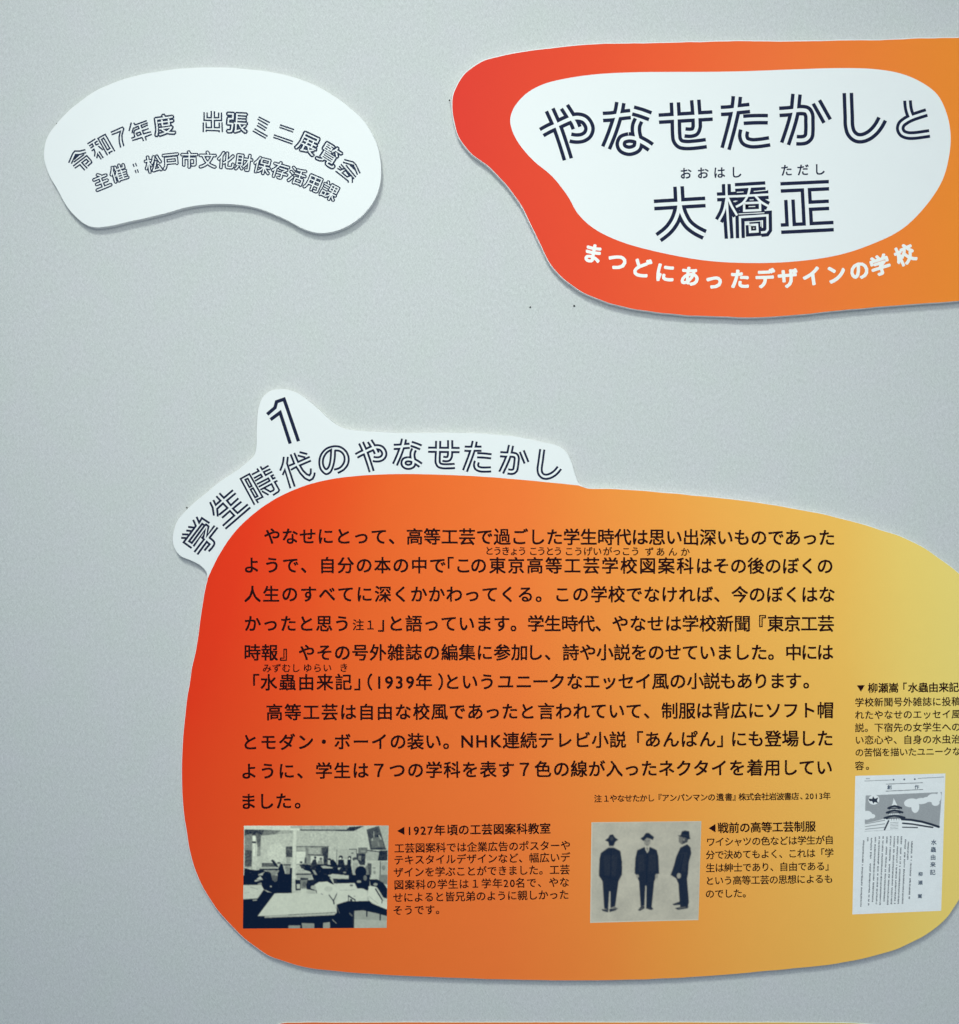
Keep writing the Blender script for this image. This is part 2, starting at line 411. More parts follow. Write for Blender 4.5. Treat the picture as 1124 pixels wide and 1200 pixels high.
# ------------------------------------------------------------------ printed photographs
class Canvas:
    """small tone grid (0 dark .. 1 light) painted with shapes, later printed as mesh vertex colours"""
    def __init__(s, x0, y0, x1, y1, step, tone):
        s.x0, s.y0, s.step = x0, y0, step
        s.w = int((x1 - x0) / step) + 1; s.h = int((y1 - y0) / step) + 1
        s.ss = 3; s.a = np.full((s.h * s.ss, s.w * s.ss), float(tone))
        st = step / s.ss
        s.X, s.Y = np.meshgrid(x0 + (np.arange(s.w * s.ss) + .5) * st, y0 + (np.arange(s.h * s.ss) + .5) * st)
        s.rng = np.random.RandomState(3)
    def poly(s, t, *pts):
        xs = [p[0] for p in pts]; ys = [p[1] for p in pts]
        inside = np.zeros(s.X.shape, bool); j = len(pts) - 1
        for i in range(len(pts)):
            xi, yi, xj, yj = xs[i], ys[i], xs[j], ys[j]
            if yi != yj:
                c = ((yi > s.Y) != (yj > s.Y)) & (s.X < (xj - xi) * (s.Y - yi) / (yj - yi) + xi)
                inside ^= c
            j = i
        s.a[inside] = t; return inside
    def ell(s, t, cx, cy, rx, ry):
        s.a[((s.X - cx) / rx) ** 2 + ((s.Y - cy) / ry) ** 2 < 1] = t
    def line(s, t, wd, *pts):
        for (ax, ay), (bx, by) in zip(pts, pts[1:]):
            dx, dy = bx - ax, by - ay; l2 = dx * dx + dy * dy or 1
            u = np.clip(((s.X - ax) * dx + (s.Y - ay) * dy) / l2, 0, 1)
            s.a[(s.X - ax - u * dx) ** 2 + (s.Y - ay - u * dy) ** 2 < (wd / 2) ** 2] = t
    def blotch(s, amp, cell):
        H, W = s.a.shape; g = s.rng.rand(H // cell + 3, W // cell + 3) - .5
        yy = np.arange(H) / cell; xx = np.arange(W) / cell; yi = yy.astype(int); xi = xx.astype(int)
        fy = (yy - yi)[:, None]; fx = (xx - xi)[None]
        g = (g[yi][:, xi] * (1 - fy) * (1 - fx) + g[yi + 1][:, xi] * fy * (1 - fx) + g[yi][:, xi + 1] * (1 - fy) * fx + g[yi + 1][:, xi + 1] * fy * fx)
        s.a += g * amp
    def done(s, blur=1):
        a = s.a.reshape(s.h, s.ss, s.w, s.ss).mean((1, 3))
        for _ in range(blur):
            p = np.pad(a, 1, 'edge')
            a = (p[1:-1, 1:-1] * 4 + p[:-2, 1:-1] * 2 + p[2:, 1:-1] * 2 + p[1:-1, :-2] * 2 + p[1:-1, 2:] * 2 + p[:-2, :-2] + p[:-2, 2:] + p[2:, :-2] + p[2:, 2:]) / 16
        return np.clip(a + (s.rng.rand(*a.shape) - .5) * 0.03, 0, 1)
def print_mat(name):
    m = mat(name, (1, 1, 1), 0.6, 0.05)
    at = N(m, 'ShaderNodeVertexColor'); at.layer_name = 'print'
    LK(m, at.outputs[0], bsdf(m).inputs['Base Color']); return m
M_print = print_mat('halftone_print')
def print_sheet(name, tone, corners, dark, light, h, parent, label):
    """tone grid laid between four corners TL TR BR BL"""
    Hh, Ww = tone.shape; u = np.linspace(0, 1, Ww)[None, :]; v = np.linspace(0, 1, Hh)[:, None]
    c = [np.array(p, float) for p in corners]
    X = (c[0][0] * (1 - u) + c[1][0] * u) * (1 - v) + (c[3][0] * (1 - u) + c[2][0] * u) * v
    Y = (c[0][1] * (1 - u) + c[1][1] * u) * (1 - v) + (c[3][1] * (1 - u) + c[2][1] * u) * v
    k = (CAM_D * 1000 - h) / (CAM_D * 1000)
    co = np.stack([(X - 562) * k / 1000, np.full(X.shape, -h / 1000), (600 - Y) * k / 1000], -1).reshape(-1, 3)
    i = (np.arange(Hh - 1)[:, None] * Ww + np.arange(Ww - 1)[None]).ravel()
    fs = np.stack([i, i + Ww, i + Ww + 1, i + 1], -1)
    me = mesh(name, co.tolist(), fs.tolist())
    ca = me.color_attributes.new('print', 'FLOAT_COLOR', 'POINT')
    d, l = np.array(dark), np.array(light); t = np.clip((tone.reshape(-1, 1) - .05) / .95, 0, 1) ** 1.3
    col = np.concatenate([d + (l - d) * t, np.ones((t.size, 1))], 1)
    ca.data.foreach_set('color', col.ravel().astype(np.float32))
    return link(name, me, M_print, parent, label)

# ================================================================== board 1: small white kidney-shaped board
def Z(pts, o, s): return [(o[0] + x / s, o[1] + y / s) for x, y in pts]
b1 = empty('small_title_board', 'small plain white kidney-shaped board with two arched lines of outline lettering', 'sign board', 250, 170)
o1 = Z([(30, 330), (38, 275), (70, 228), (118, 178), (200, 120), (300, 82), (420, 58), (530, 50), (650, 53), (780, 72), (880, 105), (970, 160), (1040, 225),
        (1075, 290), (1088, 350), (1085, 420), (1060, 480), (1020, 525), (960, 560), (900, 571), (850, 560), (780, 525), (700, 493), (630, 481), (560, 480),
        (480, 490), (400, 512), (300, 535), (240, 549), (190, 553), (155, 540), (110, 498), (70, 430), (45, 385)], (40, 60), 2.676)
board_body(wobble(catmull(o1, 6), 0.22, 1), b1)
lt = Letters(b1, M_ink_soft); S = 14.05; wl = 1.7
A = (70, 140)
lt.single('L 150,710 215,560 250,520 330,520 420,498; L 195,725 262,578 330,577 432,546; L 255,640 262,600 300,600 240,655; L 235,700 400,578; L 225,765 445,595 520,680 528,710 465,765; L 250,800 335,745 410,832; L 452,802 365,710 440,655 475,690 425,735', A, S, wl, H1)
lt.single('L 460,400 585,320; L 490,435 535,402 555,440 510,470; L 530,515 565,490 582,540 575,605; L 620,355 580,385 600,420 640,400; L 640,440 710,500; L 612,635 625,570 682,650; L 650,530 715,630; L 785,585 630,310 750,245 905,520; L 690,330 725,305 825,475 785,500 690,330; L 865,520 812,545 825,562', A, S, wl, H1)
lt.single('L 845,210 1035,125 1055,150 1025,260 1030,340 1055,435; L 860,250 1000,195 978,290 982,370 1003,458', A, S, wl, H1)
A = (125, 125); S2 = 12.49
lt.single('L 360,235 330,352; L 400,238 418,266 585,205; L 600,237 505,275 517,308 600,268; L 372,385 390,318 462,288 475,320 412,345 398,380 412,440 365,462; L 435,390 490,372 505,405 452,425 435,390; L 612,322 525,352 540,396 648,368; L 380,495 518,452 540,500; L 580,490 565,442 658,405', A, S2, wl, H1)
A = (225, 120)
lt.single('L 200,165 200,295 320,297 320,415 235,415 235,335; L 187,335 187,485; L 250,170 250,250 318,252 318,145; L 370,150 370,252 440,250 440,170; L 487,170 487,297 370,297 370,415 450,415 450,335; L 495,335 500,485; L 235,480 235,460 447,468 447,486', A, S, wl, H1)
A = (290, 125)
lt.single('L 190,170 365,260; L 170,205 335,300; L 180,270 318,355; L 160,310 292,390; L 120,365 328,485; L 90,400 300,520', A, S, wl, H1)
lt.single('L 540,300 765,377; L 530,340 750,417; L 440,465 748,572; L 430,505 737,615', A, S, wl, H1)
A = (350, 140)
lt.single('L 755,660 900,700 945,745 1010,885; L 735,705 860,742 925,800 965,905; L 700,740 912,975; L 780,752 938,945; L 850,740 905,752 925,830 850,750; L 672,770 712,818 745,812; L 640,805 690,832 720,818; L 610,850 815,1012 820,1040; L 720,880 770,835 840,930 800,945 720,880; L 885,1040 885,960', A, S, wl, H1)
# the dense characters of the upper line, hollowed from the outline of the letter itself
lt.hollow('度', 192.5, 147, 25, math.radians(-8), 0.080, 0, H1)
lt.hollow('張', 277.5, 144, 25.5, math.radians(3), 0.080, 0, H1)
lt.hollow('展', 361, 168.3, 25, math.radians(25), 0.080, 0, H1)
lt.hollow('覧', 386, 182, 26, math.radians(32), 0.076, 0, H1)
lt = Letters(b1, M_ink_soft)
for ch, zx, zy, org, z, an in (('主', 178, 400, (100, 170), 9.37, -22), ('催', 368, 312, (100, 170), 9.37, -17),
        ('松', 748, 210, (100, 170), 9.37, -9), ('戸', 942, 180, (100, 170), 9.37, -6), ('市', 190, 195, (205, 170), 11.24, 0),
        ('文', 432, 198, (205, 170), 11.24, 1), ('化', 672, 205, (205, 170), 11.24, 4), ('財', 908, 232, (205, 170), 11.24, 7),
        ('保', 162, 182, (290, 175), 9.37, 13), ('存', 360, 235, (290, 175), 9.37, 17), ('活', 545, 298, (290, 175), 9.37, 20), ('用', 728, 372, (290, 175), 9.37, 23),
        ('課', 900, 462, (290, 175), 9.37, 28)):
    lt.hollow(ch, org[0] + zx / z, org[1] + zy / z, 20.5, math.radians(an), 0.076, 0, H1)
lt.single('L 525,208 535,238; L 552,198 562,230; L 548,275 558,305; L 572,268 582,300', (100, 170), 9.37, 1.4, H1)

# ================================================================== board 2: orange title board
b2 = empty('main_title_board', 'red-orange board running off the right edge, white rounded panel with large outline lettering', 'sign board', 830, 210)
o2 = [(529, 118), (531.5, 106), (537, 95), (548, 82), (564, 71.4), (580, 66), (600, 61.8), (644, 55.5), (699, 50.5), (754, 49.6), (820, 48), (874, 47), (923, 47.6), (971, 46.5), (1030, 45.8), (1077, 44), (1124, 43), (1200, 42), (1290, 50),
      (1360, 90), (1392, 170), (1372, 260), (1310, 322), (1220, 345), (1124, 353), (1030, 360), (973, 365.4), (915, 371), (886, 372.4), (842, 371.4), (800, 369.5), (770, 366.5), (740, 362), (718, 356.8), (697, 349.5), (680, 341.5), (667, 332.8), (656, 323.5),
      (646, 312), (638.6, 299.8), (631, 283.6), (622, 265), (614, 248), (602.7, 230), (589, 213), (575, 198), (562, 188), (550, 179), (536.5, 159.6), (530.5, 138)]
o2s = wobble(catmull(o2, 5), 0.25, 2)
board_body(o2s, b2)
def shift(pts, dx, dy): return [(x + dx, y + dy) for x, y in pts]
sheet('gradient_print', shift(inset(o2s if area2(o2s) > 0 else o2s[::-1], 0.85), 0.35, 0.35), T + 0.06, M_title, b2, 'red to orange printed face')
i2 = [(598, 140), (602.2, 126.5), (616.5, 110), (636, 99), (663.4, 92), (699, 87), (740.6, 84.8), (785, 84.3), (830, 84.2), (874, 83.4), (928, 81.4), (982, 79.8), (1023, 80.8), (1055, 86), (1079.7, 96.3), (1098.6, 111), (1109.4, 132.8), (1114, 157),
      (1112.5, 181.5), (1104.5, 211), (1085.5, 240.6), (1057, 268.6), (1019.6, 287), (982, 299), (935.7, 306), (889, 308.2), (833, 306), (777, 296.6), (726, 282.6), (695, 267), (677, 250), (665.5, 230), (647, 206.5), (625, 188), (608, 168), (600, 152)]
sheet('white_panel', catmull(i2, 5), T + 0.11, M_white, b2, 'white rounded panel printed on the orange board')
H2 = T + 0.20
lt = Letters(b2)
for g, o in ((YA, (625, 110)), (NA, (695, 110)), (SE, (765, 105)), (TA, (835, 105)), (KA, (905, 100)), (SHI, (975, 100))): lt.double(g, o, 14.05, 12.6, 4.2, H2)
lt.double(TO, (1035, 100), 14.05, 10.2, 3.1, H2)
lt = Letters(b2)
lt.double(DAI, (760, 205), 14.05, 12.8, 4.3, H2); lt.double(SEI, (905, 205), 14.05, 12.6, 4.3, H2)
lt.double(KYO, (835, 205), 14.05, 10.6, 2.7, H2)
text_line(b2, 'おおはし', 14.5, 203.4, 202, [(0, 803.7), (1, 823.8), (2, 843), (3, 862.8)], H2, M_ink, 0.024, 'small reading aid above the second line')
text_line(b2, 'ただし', 14.5, 199.8, 198.6, [(0, 921.7), (2, 960.4)], H2, M_ink, 0.024, 'small reading aid above the last character')
vs, fs = [], []
sub = [('ま', 203, 252, 11), ('つ', 265, 272, 10), ('ど', 325, 288, 8), ('に', 385, 300, 6), ('あ', 447, 309, 4), ('っ', 508, 318, 3), ('た', 573, 316, 1), ('デ', 636, 315, -2),
       ('ザ', 694, 314, -5), ('イ', 754, 309, -8), ('ン', 815, 303, -10), ('の', 873, 294, -13), ('学', 926, 281, -18), ('校', 988, 255, -25)]
for ch, x, y, an in sub:
    put(vs, fs, ch, 600 + x / 2.145, 180 + y / 2.145, 24, math.radians(an), 0.042, T + 0.15)
link('bold_lettering', mesh('bold_lettering', vs, fs), M_letter, b2, 'curved line of bold white characters along the lower edge')

# ================================================================== board 3: story board
b3 = empty('story_board', 'large orange-to-yellow board with white peaked heading, ten lines of text and three printed pictures', 'sign board', 660, 820)
o3 = [(328.8, 455.7), (340.4, 457), (352, 462), (365.8, 472.4), (382, 487), (393.6, 496.7), (405, 502), (425, 504.6), (466.7, 506.8), (520, 506.7), (560, 507.5), (600, 510.7), (635, 517.3), (654, 522.3), (664, 529.4), (669.6, 540), (674.5, 556), (679, 566.5),
      (686.4, 571), (704, 571.8), (720, 572.2), (752, 574.2), (784, 577), (820, 580.4), (880, 587), (940, 597), (972.7, 603.6), (1005.5, 612.2), (1038, 622), (1062.8, 631), (1084, 642), (1100, 653), (1124, 671.3), (1165, 712), (1205, 770), (1228, 850),
      (1218, 930), (1180, 1000), (1150, 1030), (1130, 1047), (1119, 1062), (1111, 1074), (1099, 1086), (1079, 1099), (1055.4, 1110.7), (1023.6, 1120.7), (979.7, 1129.7), (940, 1134.3), (900, 1138), (851, 1142.5), (775, 1147.2), (700, 1149.2),
      (633.6, 1149), (549, 1146.9), (460, 1143.2), (411, 1140), (376.8, 1136.6), (354.4, 1133.2), (332, 1126.7), (311.5, 1118.3), (291, 1104), (272.2, 1086.5), (255.4, 1067.8), (240.4, 1045.4), (229, 1022), (222.7, 1000.6), (218.5, 978), (213.5, 940), (212.5, 890),
      (216, 840), (223, 790), (229, 760), (232.5, 738), (235.8, 713), (240, 688), (242.6, 677), (241.5, 670), (235, 663), (223, 656.7), (211.7, 652), (205.3, 644), (202.2, 633), (203.5, 621), (209, 608), (220, 596), (240, 578.3), (260, 562.5), (277.9, 550.5), (291.8, 539.3),
      (297.8, 533), (300.3, 521), (300.8, 497.8), (302, 481.6), (307, 466.6), (317, 457.8)]
o3s = wobble(catmull(o3, 4), 0.22, 3)
board_body(o3s, b3)
# printed colour field: follows the cut edge on the right and below, its own curve under the heading
p3 = [(244, 677), (248.5, 666.7), (257, 650), (270, 630), (283, 615), (300, 600), (314, 590), (328.8, 581.3), (356.5, 569.5), (386.6, 561.8), (421.3, 557.5), (466.7, 555.5), (506.7, 556), (560, 558.2), (613, 562.4), (653.5, 566.3), (677.5, 568.8)]
ii = [i for i, p in enumerate(o3) if p in ((686.4, 571), (242.6, 677))]
i0, i1 = o3.index((686.4, 571)), o3.index((242.6, 677))
seg = o3s[i0 * 4:(i1) * 4 + 1]
def inset_open(pts, d, dx, dy):
    out = []
    for i in range(len(pts)):
        a, b = pts[max(i - 2, 0)], pts[min(i + 2, len(pts) - 1)]; ux, uy = b[0] - a[0], b[1] - a[1]; l = math.hypot(ux, uy) or 1
        out.append((pts[i][0] - uy / l * d + dx, pts[i][1] + ux / l * d + dy))
    return out
field = catmull(p3, 5, False) + inset_open(seg, 0.7, 0.25, 0.3)
sheet('gradient_print', field, T + 0.06, M_story, b3, 'printed colour field running from red-orange to yellow')
lt = Letters(b3)
HS = 14.05
lt.single('L 375,205 415,300 215,570 340,660; L 295,315 375,325; L 265,375 345,385; L 195,437 285,440; L 180,495 260,500; L 430,155 470,245 515,170 635,250; L 520,265 305,550 350,580 560,292 520,265; L 560,292 585,275 625,310 595,465 720,300; L 380,630 570,360 540,480 520,492 550,520 395,725; L 445,765 595,560 642,602 560,700; L 770,330 640,495; C 640,495 715,560 718,605 630,715', (200, 595), HS, 2.35, H1)
lt.single('L 245,185 315,260 460,135; L 195,235 260,305 180,375 145,300; L 90,335 130,420 150,545; L 240,535 375,425 300,350 205,440 215,560; L 505,185 365,305 430,380 550,270; L 600,325 465,435 540,510 705,370; L 290,585 415,475 485,550 300,715; L 345,765 745,420', (240, 565), HS, 2.35, H1)
lt.single('L 435,960 130,395 325,290 615,795 475,860 515,920; L 235,415 290,390 375,555 325,580 235,415; L 350,630 405,600 505,775 450,805 350,630; L 385,300 530,225 495,175; L 430,380 575,300 605,350 455,440; L 495,510 740,385 770,440 535,570; L 570,635 810,510 865,620 850,650 785,680 650,600; L 605,670 740,745; L 570,130 605,190 740,110; L 780,185 640,245 680,315 820,240; L 855,310 805,335 840,395 890,370; L 935,440 880,465 980,640 960,680 850,750', (275, 540), 18.73, 2.1, H1)
lt.single('C 235,295 215,430 160,585; L 215,680 260,575 380,970; L 325,295 308,430 475,935; L 390,240 465,435 360,480; L 470,210 550,400 800,290; L 590,185 745,225; L 550,260 700,300; L 400,570 510,510 600,650 700,760 800,808 870,770 905,700 915,640; L 825,375 590,475 660,590 740,670 800,692 828,650 830,550', (320, 520), 18.73, 2.3, H1)
lt.single('C 510,550 600,500 665,420 685,320 650,210 560,130 450,112 320,150 230,250 200,380 230,500 310,570 380,540 430,430 455,300 460,182; C 460,182 540,192 600,250 617,330 590,410 530,470 450,495; C 395,170 320,220 265,320 265,420 310,490 350,460 382,350 395,170', (360, 515), HS, 2.35, H1)
lt.single('L 535,195 572,163 580,133 618,120 690,330; L 552,222 598,188 648,342', (190, 440), 4.323, 4.0, H1)
def xform(src, dst, k, deg):
    a = math.radians(deg); ca, sa = math.cos(a), math.sin(a)
    return lambda p: (dst[0] + k * ((p[0] - src[0]) * ca - (p[1] - src[1]) * sa), dst[1] + k * ((p[0] - src[0]) * sa + (p[1] - src[1]) * ca))
for g, o, c, d, k, rot in ((YA, (625, 110), (664, 156), (434.7, 534.7), .585, 0), (NA, (695, 110), (735.5, 151), (477.8, 532.3), .575, 2), (SE, (765, 105), (803.5, 146), (519.8, 532.3), .585, 4),
                           (TA, (835, 105), (874, 145), (560.5, 536.3), .585, 6), (KA, (905, 100), (944, 141), (602.8, 540), .57, 7), (SHI, (975, 100), (1013.5, 138.5), (644, 545.6), .585, 10)):
    lt.double(g, o, 14.05, 7.3, 2.5, H1, xform(c, d, k, rot))

body = [
 ('　やなせにとって、高等工芸で過ごした学生時代は思い出深いものであった', 628.6, 630.3, [(1, 319), (9, 486), (17, 650), (24, 790), (33, 969)]),
 ('ようで、自分の本の中で「この東京高等工芸学校図案科はその後のぼくの', 662.5, 663.5, [(0, 295), (1, 319), (10, 513), (11, 522), (12, 543), (13, 561), (14, 583), (24, 803), (25, 825), (32, 967)]),
 ('人生のすべてに深くかかわってくる。この学校でなければ、今のぼくはな', 696.4, 697, [(0, 296), (7, 449), (15, 616), (19, 702), (27, 867), (32, 969)]),
 ('かったと思う', 731, 731, [(0, 296), (5, 401)]),
 ('」と語っています。学生時代、やなせは学校新聞『東京工芸', 731, 731, [(0, 453), (1, 464), (2, 485), (7, 588), (9, 628), (14, 727), (17, 789), (21, 870), (22, 888), (23, 909), (26, 968)]),
 ('時報』やその号外雑誌の編集に参加し、詩や小説をのせていました。中には', 765, 764.6, [(0, 295.7), (1, 316), (2, 338), (3, 359.5), (8, 464), (11, 527), (15, 609), (16, 627), (18, 669), (26, 829), (31, 930), (33, 967)]),
 ('「水蟲由来記」（1939年）というユニークなエッセイ風の小説もあります。', 800, 798, [(0, 294), (1, 315), (3, 359), (5, 402.6), (6, 425), (7, 427), (8, 444.5), (9, 456), (10, 468), (11, 480.7), (12, 497), (13, 523), (14, 530), (16, 571), (18, 614), (20, 653), (22, 694), (26, 774), (28, 815), (33, 911), (34, 930), (35, 951)]),
 ('　高等工芸は自由な校風であったと言われていて、制服は背広にソフト帽', 835, 832.5, [(1, 321.7), (5, 408), (9, 494), (12, 557), (15, 618), (16, 640), (19, 702), (21, 743), (23, 785), (26, 845.6), (32, 967.4)] ),
 ('とモダン・ボーイの装い。', 870, 869, [(0, 293), (4, 379.6), (8, 466.5), (10, 507.7), (11, 529)]),
 ('NHK', 868.6, 868.3, [(0, 547.5), (1, 564.5), (2, 581)]),
 ('連続テレビ小説「あんぱん」にも登場した', 868, 865.5, [(0, 599), (2, 640), (4, 682.7), (6, 724), (7, 744), (8, 765), (11, 829), (12, 850), (13, 866), (15, 906), (18, 967)]),
 ('ように、学生は７つの学科を表す７色の線が入ったネクタイを着用してい', 904, 899.4, [(0, 292), (4, 379.6), (10, 508.6), (15, 614.6), (17, 658), (20, 720), (25, 822), (28, 885), (32, 966)]),
 ('ました。', 939.5, 938.6, [(0, 291), (2, 332.5), (3, 355)]),
]
for i, (t, y0, y1, an) in enumerate(body):
    text_line(b3, t, 20.4, y0, y1, an, H1, M_black, 0.0242)
text_line(b3, '注１', 14, 732.5, 732.5, [(0, 420), (1, 434)], H1, M_black, 0.02)
ruby = [('とうきょう', 645.6, 646, [(0, 573.5), (4, 612)]), ('こうとう', 646, 646, [(0, 625), (3, 654)]), ('こうげい', 646.3, 646.3, [(0, 667), (3, 700)]), ('がっこう', 646.3, 646.3, [(0, 712), (3, 744.5)]),
        ('ずあんか', 646.6, 646.9, [(0, 761), (1, 774), (3, 803)]), ('みずむし', 783.2, 783, [(0, 313), (3, 346.7)]), ('ゆらい', 783, 782.8, [(0, 360.5), (2, 383.6)]), ('き', 782.6, 782.6, [(0, 403)])]
for t, y0, y1, an in ruby: text_line(b3, t, 11, y0, y1, an, H1, M_black, 0.02, tilt=0)
text_line(b3, '注１やなせたかし『アンパンマンの遺書』株式会社岩波書店、2013年', 9.4, 936, 932.8,
          [(0, 700.8), (1, 710.6), (2, 719), (7, 763), (8, 771), (9, 780), (15, 834), (17, 854), (18, 863), (19, 870), (22, 897), (26, 932), (27, 942), (28, 946), (31, 962), (32, 969)], H1, M_black, 0.022, 'small source note below the body text')
caps = [
 ('1927年頃の工芸図案科教室', 13.5, 973.5, 971, [(0, 480), (3, 504), (4, 515.5), (5, 530), (13, 639)], 0.027),
 ('工芸図案科では企業広告のポスターや', 12.2, 994.2, 990.8, [(0, 468), (16, 662.8)], 0.018),
 ('テキスタイルデザインなど、幅広いデ', 12.2, 1008, 1004.8, [(0, 467.4), (16, 662.5)], 0.018),
 ('ザインを学ぶことができました。工芸', 12.2, 1022.5, 1019.2, [(0, 467), (16, 662)], 0.018),
 ('図案科の学生は１学年20名で、やな', 12.2, 1037.2, 1034, [(0, 467.6), (3, 505.7), (6, 543.7), (7, 557), (9, 583), (10, 593), (11, 600.5), (12, 610), (13, 623), (15, 649), (16, 661.4)], 0.018),
 ('せによると皆兄弟のように親しかった', 12.2, 1052, 1048.5, [(0, 466.5), (16, 661)], 0.018),
 ('そうです。', 12.2, 1067, 1066, [(0, 466.2), (4, 516.5)], 0.018),
 ('戦前の高等工芸制服', 13.1, 970.4, 968.6, [(0, 847.4), (8, 949.7)], 0.027),
 ('ワイシャツの色などは学生が自', 11.2, 986.8, 984.4, [(0, 833), (13, 971.8)], 0.018),
 ('分で決めてもよく、これは「学', 11.2, 1002, 999.6, [(0, 832.5), (13, 971.8)], 0.018),
 ('生は紳士であり、自由である」', 11.2, 1017.2, 1015, [(0, 832.5), (13, 972.5)], 0.018),
 ('という高等工芸の思想によるも', 11.2, 1032.3, 1030, [(0, 832), (13, 971)], 0.018),
 ('のでした。', 11.2, 1047.6, 1046.8, [(0, 832), (4, 875.5)], 0.018),
 ('柳瀬嵩「水蟲由来記」', 12.2, 806.4, 805.4, [(0, 1023), (2, 1047.3), (3, 1057), (4, 1070), (8, 1118), (9, 1131)], 0.027),
 ('学校新聞号外雑誌に投稿', 11.2, 823.2, 822.2, [(0, 1007.3), (10, 1120.5)], 0.018),
 ('れたやなせのエッセイ風', 11.2, 838, 837, [(0, 1007.3), (10, 1120.5)], 0.018),
 ('説。下宿先の女学生への', 11.2, 853, 852, [(0, 1007.3), (10, 1120.5)], 0.018),
 ('い恋心や、自身の水虫治', 11.2, 867.4, 866.4, [(0, 1007.3), (10, 1120.5)], 0.018),
 ('の苦悩を描いたユニークな', 10.6, 882, 880.6, [(0, 1007.3), (11, 1121)], 0.018),
 ('容。', 11.2, 897.5, 897.3, [(0, 1007.3), (1, 1020)], 0.018),
]
for t, s, y0, y1, an, off in caps: text_line(b3, t, s, y0, y1, an, H1, M_black, off, name='caption_line')
def tri(pts): sheet('caption_arrow', pts, H1, M_black, b3)
tri([(465.5, 973.8), (474, 968.8), (474, 978.4)]); tri([(830.5, 970.6), (838.6, 965.6), (838.6, 975.4)]); tri([(1004.2, 803), (1013.6, 803), (1008.9, 810.6)])

DK, LT = alb((20, 30, 44), L_LOW), alb((206, 218, 200), L_LOW)
# --- classroom photograph (shapes noted on a grid of 18.73 units per mm from six corners of the picture)
c = Canvas(285.4, 967.5, 454.4, 1087.8, 0.6, 0.70)
QO = {1: (284, 966), 2: (340, 966), 3: (396, 966), 4: (284, 1026), 5: (340, 1026), 6: (396, 1026)}
def paint(q, spec):
    """tone P x,y ... = filled shape; tone E cx,cy,rx,ry = ellipse; tone S width x,y ... = stroke; B amount,cell = mottling"""
    ox, oy = QO[q]
    for part in spec.split(';'):
        tk = part.split()
        if not tk: continue
        if tk[0] == 'B': a, b = tk[1].split(','); c.blotch(float(a), int(b)); continue
        t = float(tk[0]); pts = []
        if tk[1] == 'E':
            x, y, rx, ry = (float(v) for v in tk[2].split(',')); c.ell(t, ox + x / 18.73, oy + y / 18.73, rx / 18.73, ry / 18.73); continue
        for w_ in tk[(3 if tk[1] == 'S' else 2):]:
            x, y = w_.split(','); pts.append((ox + float(x) / 18.73, oy + float(y) / 18.73))
        if tk[1] == 'S': c.line(t, float(tk[2]) / 18.73, *pts)
        else: c.poly(t, *pts)
paint(1, '.85 P 0,0 1200,0 1200,132 0,112; .14 P 50,115 480,125 420,252 50,262; .34 P 480,125 860,140 700,225 420,252; .55 P 860,138 1124,140 1124,200 700,225; .40 P 55,240 215,200 215,570 55,570; .20 P 60,570 215,570 215,930 60,930; '
  '.72 P 410,252 950,205 950,880 330,900; .80 E 740,640,200,220; .28 P 290,200 412,222 400,480 330,500; .44 P 330,500 400,480 400,700 325,700; .95 P 230,250 287,250 287,375 230,375; .04 P 214,375 302,380 302,416 214,410; .92 P 235,420 282,420 287,700 235,700; .85 P 305,450 326,450 322,700 302,700; .76 P 225,700 332,720 320,950 230,1020; '
  '.24 P 430,850 700,850 770,935 430,935; .07 P 645,800 690,790 760,870 800,950 720,930 660,830; .05 E 665,802,30,22; .1 S 30 780,850 830,850; .03 P 830,885 880,875 920,1000 965,1170 800,1170 770,1080 800,960; .05 E 858,900,34,34; .75 E 803,895,22,28; '
  '.60 S 22 330,962 760,950; .07 P 380,978 800,970 780,1010 380,1012; .45 P 540,1015 820,1010 780,1080 640,1170 620,1080 560,1040; .04 P 50,960 220,1000 330,1010 400,1000 540,1040 360,1100 330,1170 50,1170; .62 P 350,1100 500,1040 480,1090 400,1170; .5 S 18 90,935 215,960; .03 E 550,1125,92,90; '
  '.18 P 950,490 1095,490 1100,722 960,722; .30 S 12 965,560 1085,560; .56 P 970,730 1055,730 1055,862 970,862; .12 S 30 915,892 1055,892; .45 P 930,920 1062,920 1055,1085 960,1085; .05 P 930,1088 1062,1088 1062,1170 940,1170; .05 P 1048,960 1110,960 1110,1170 1048,1170')
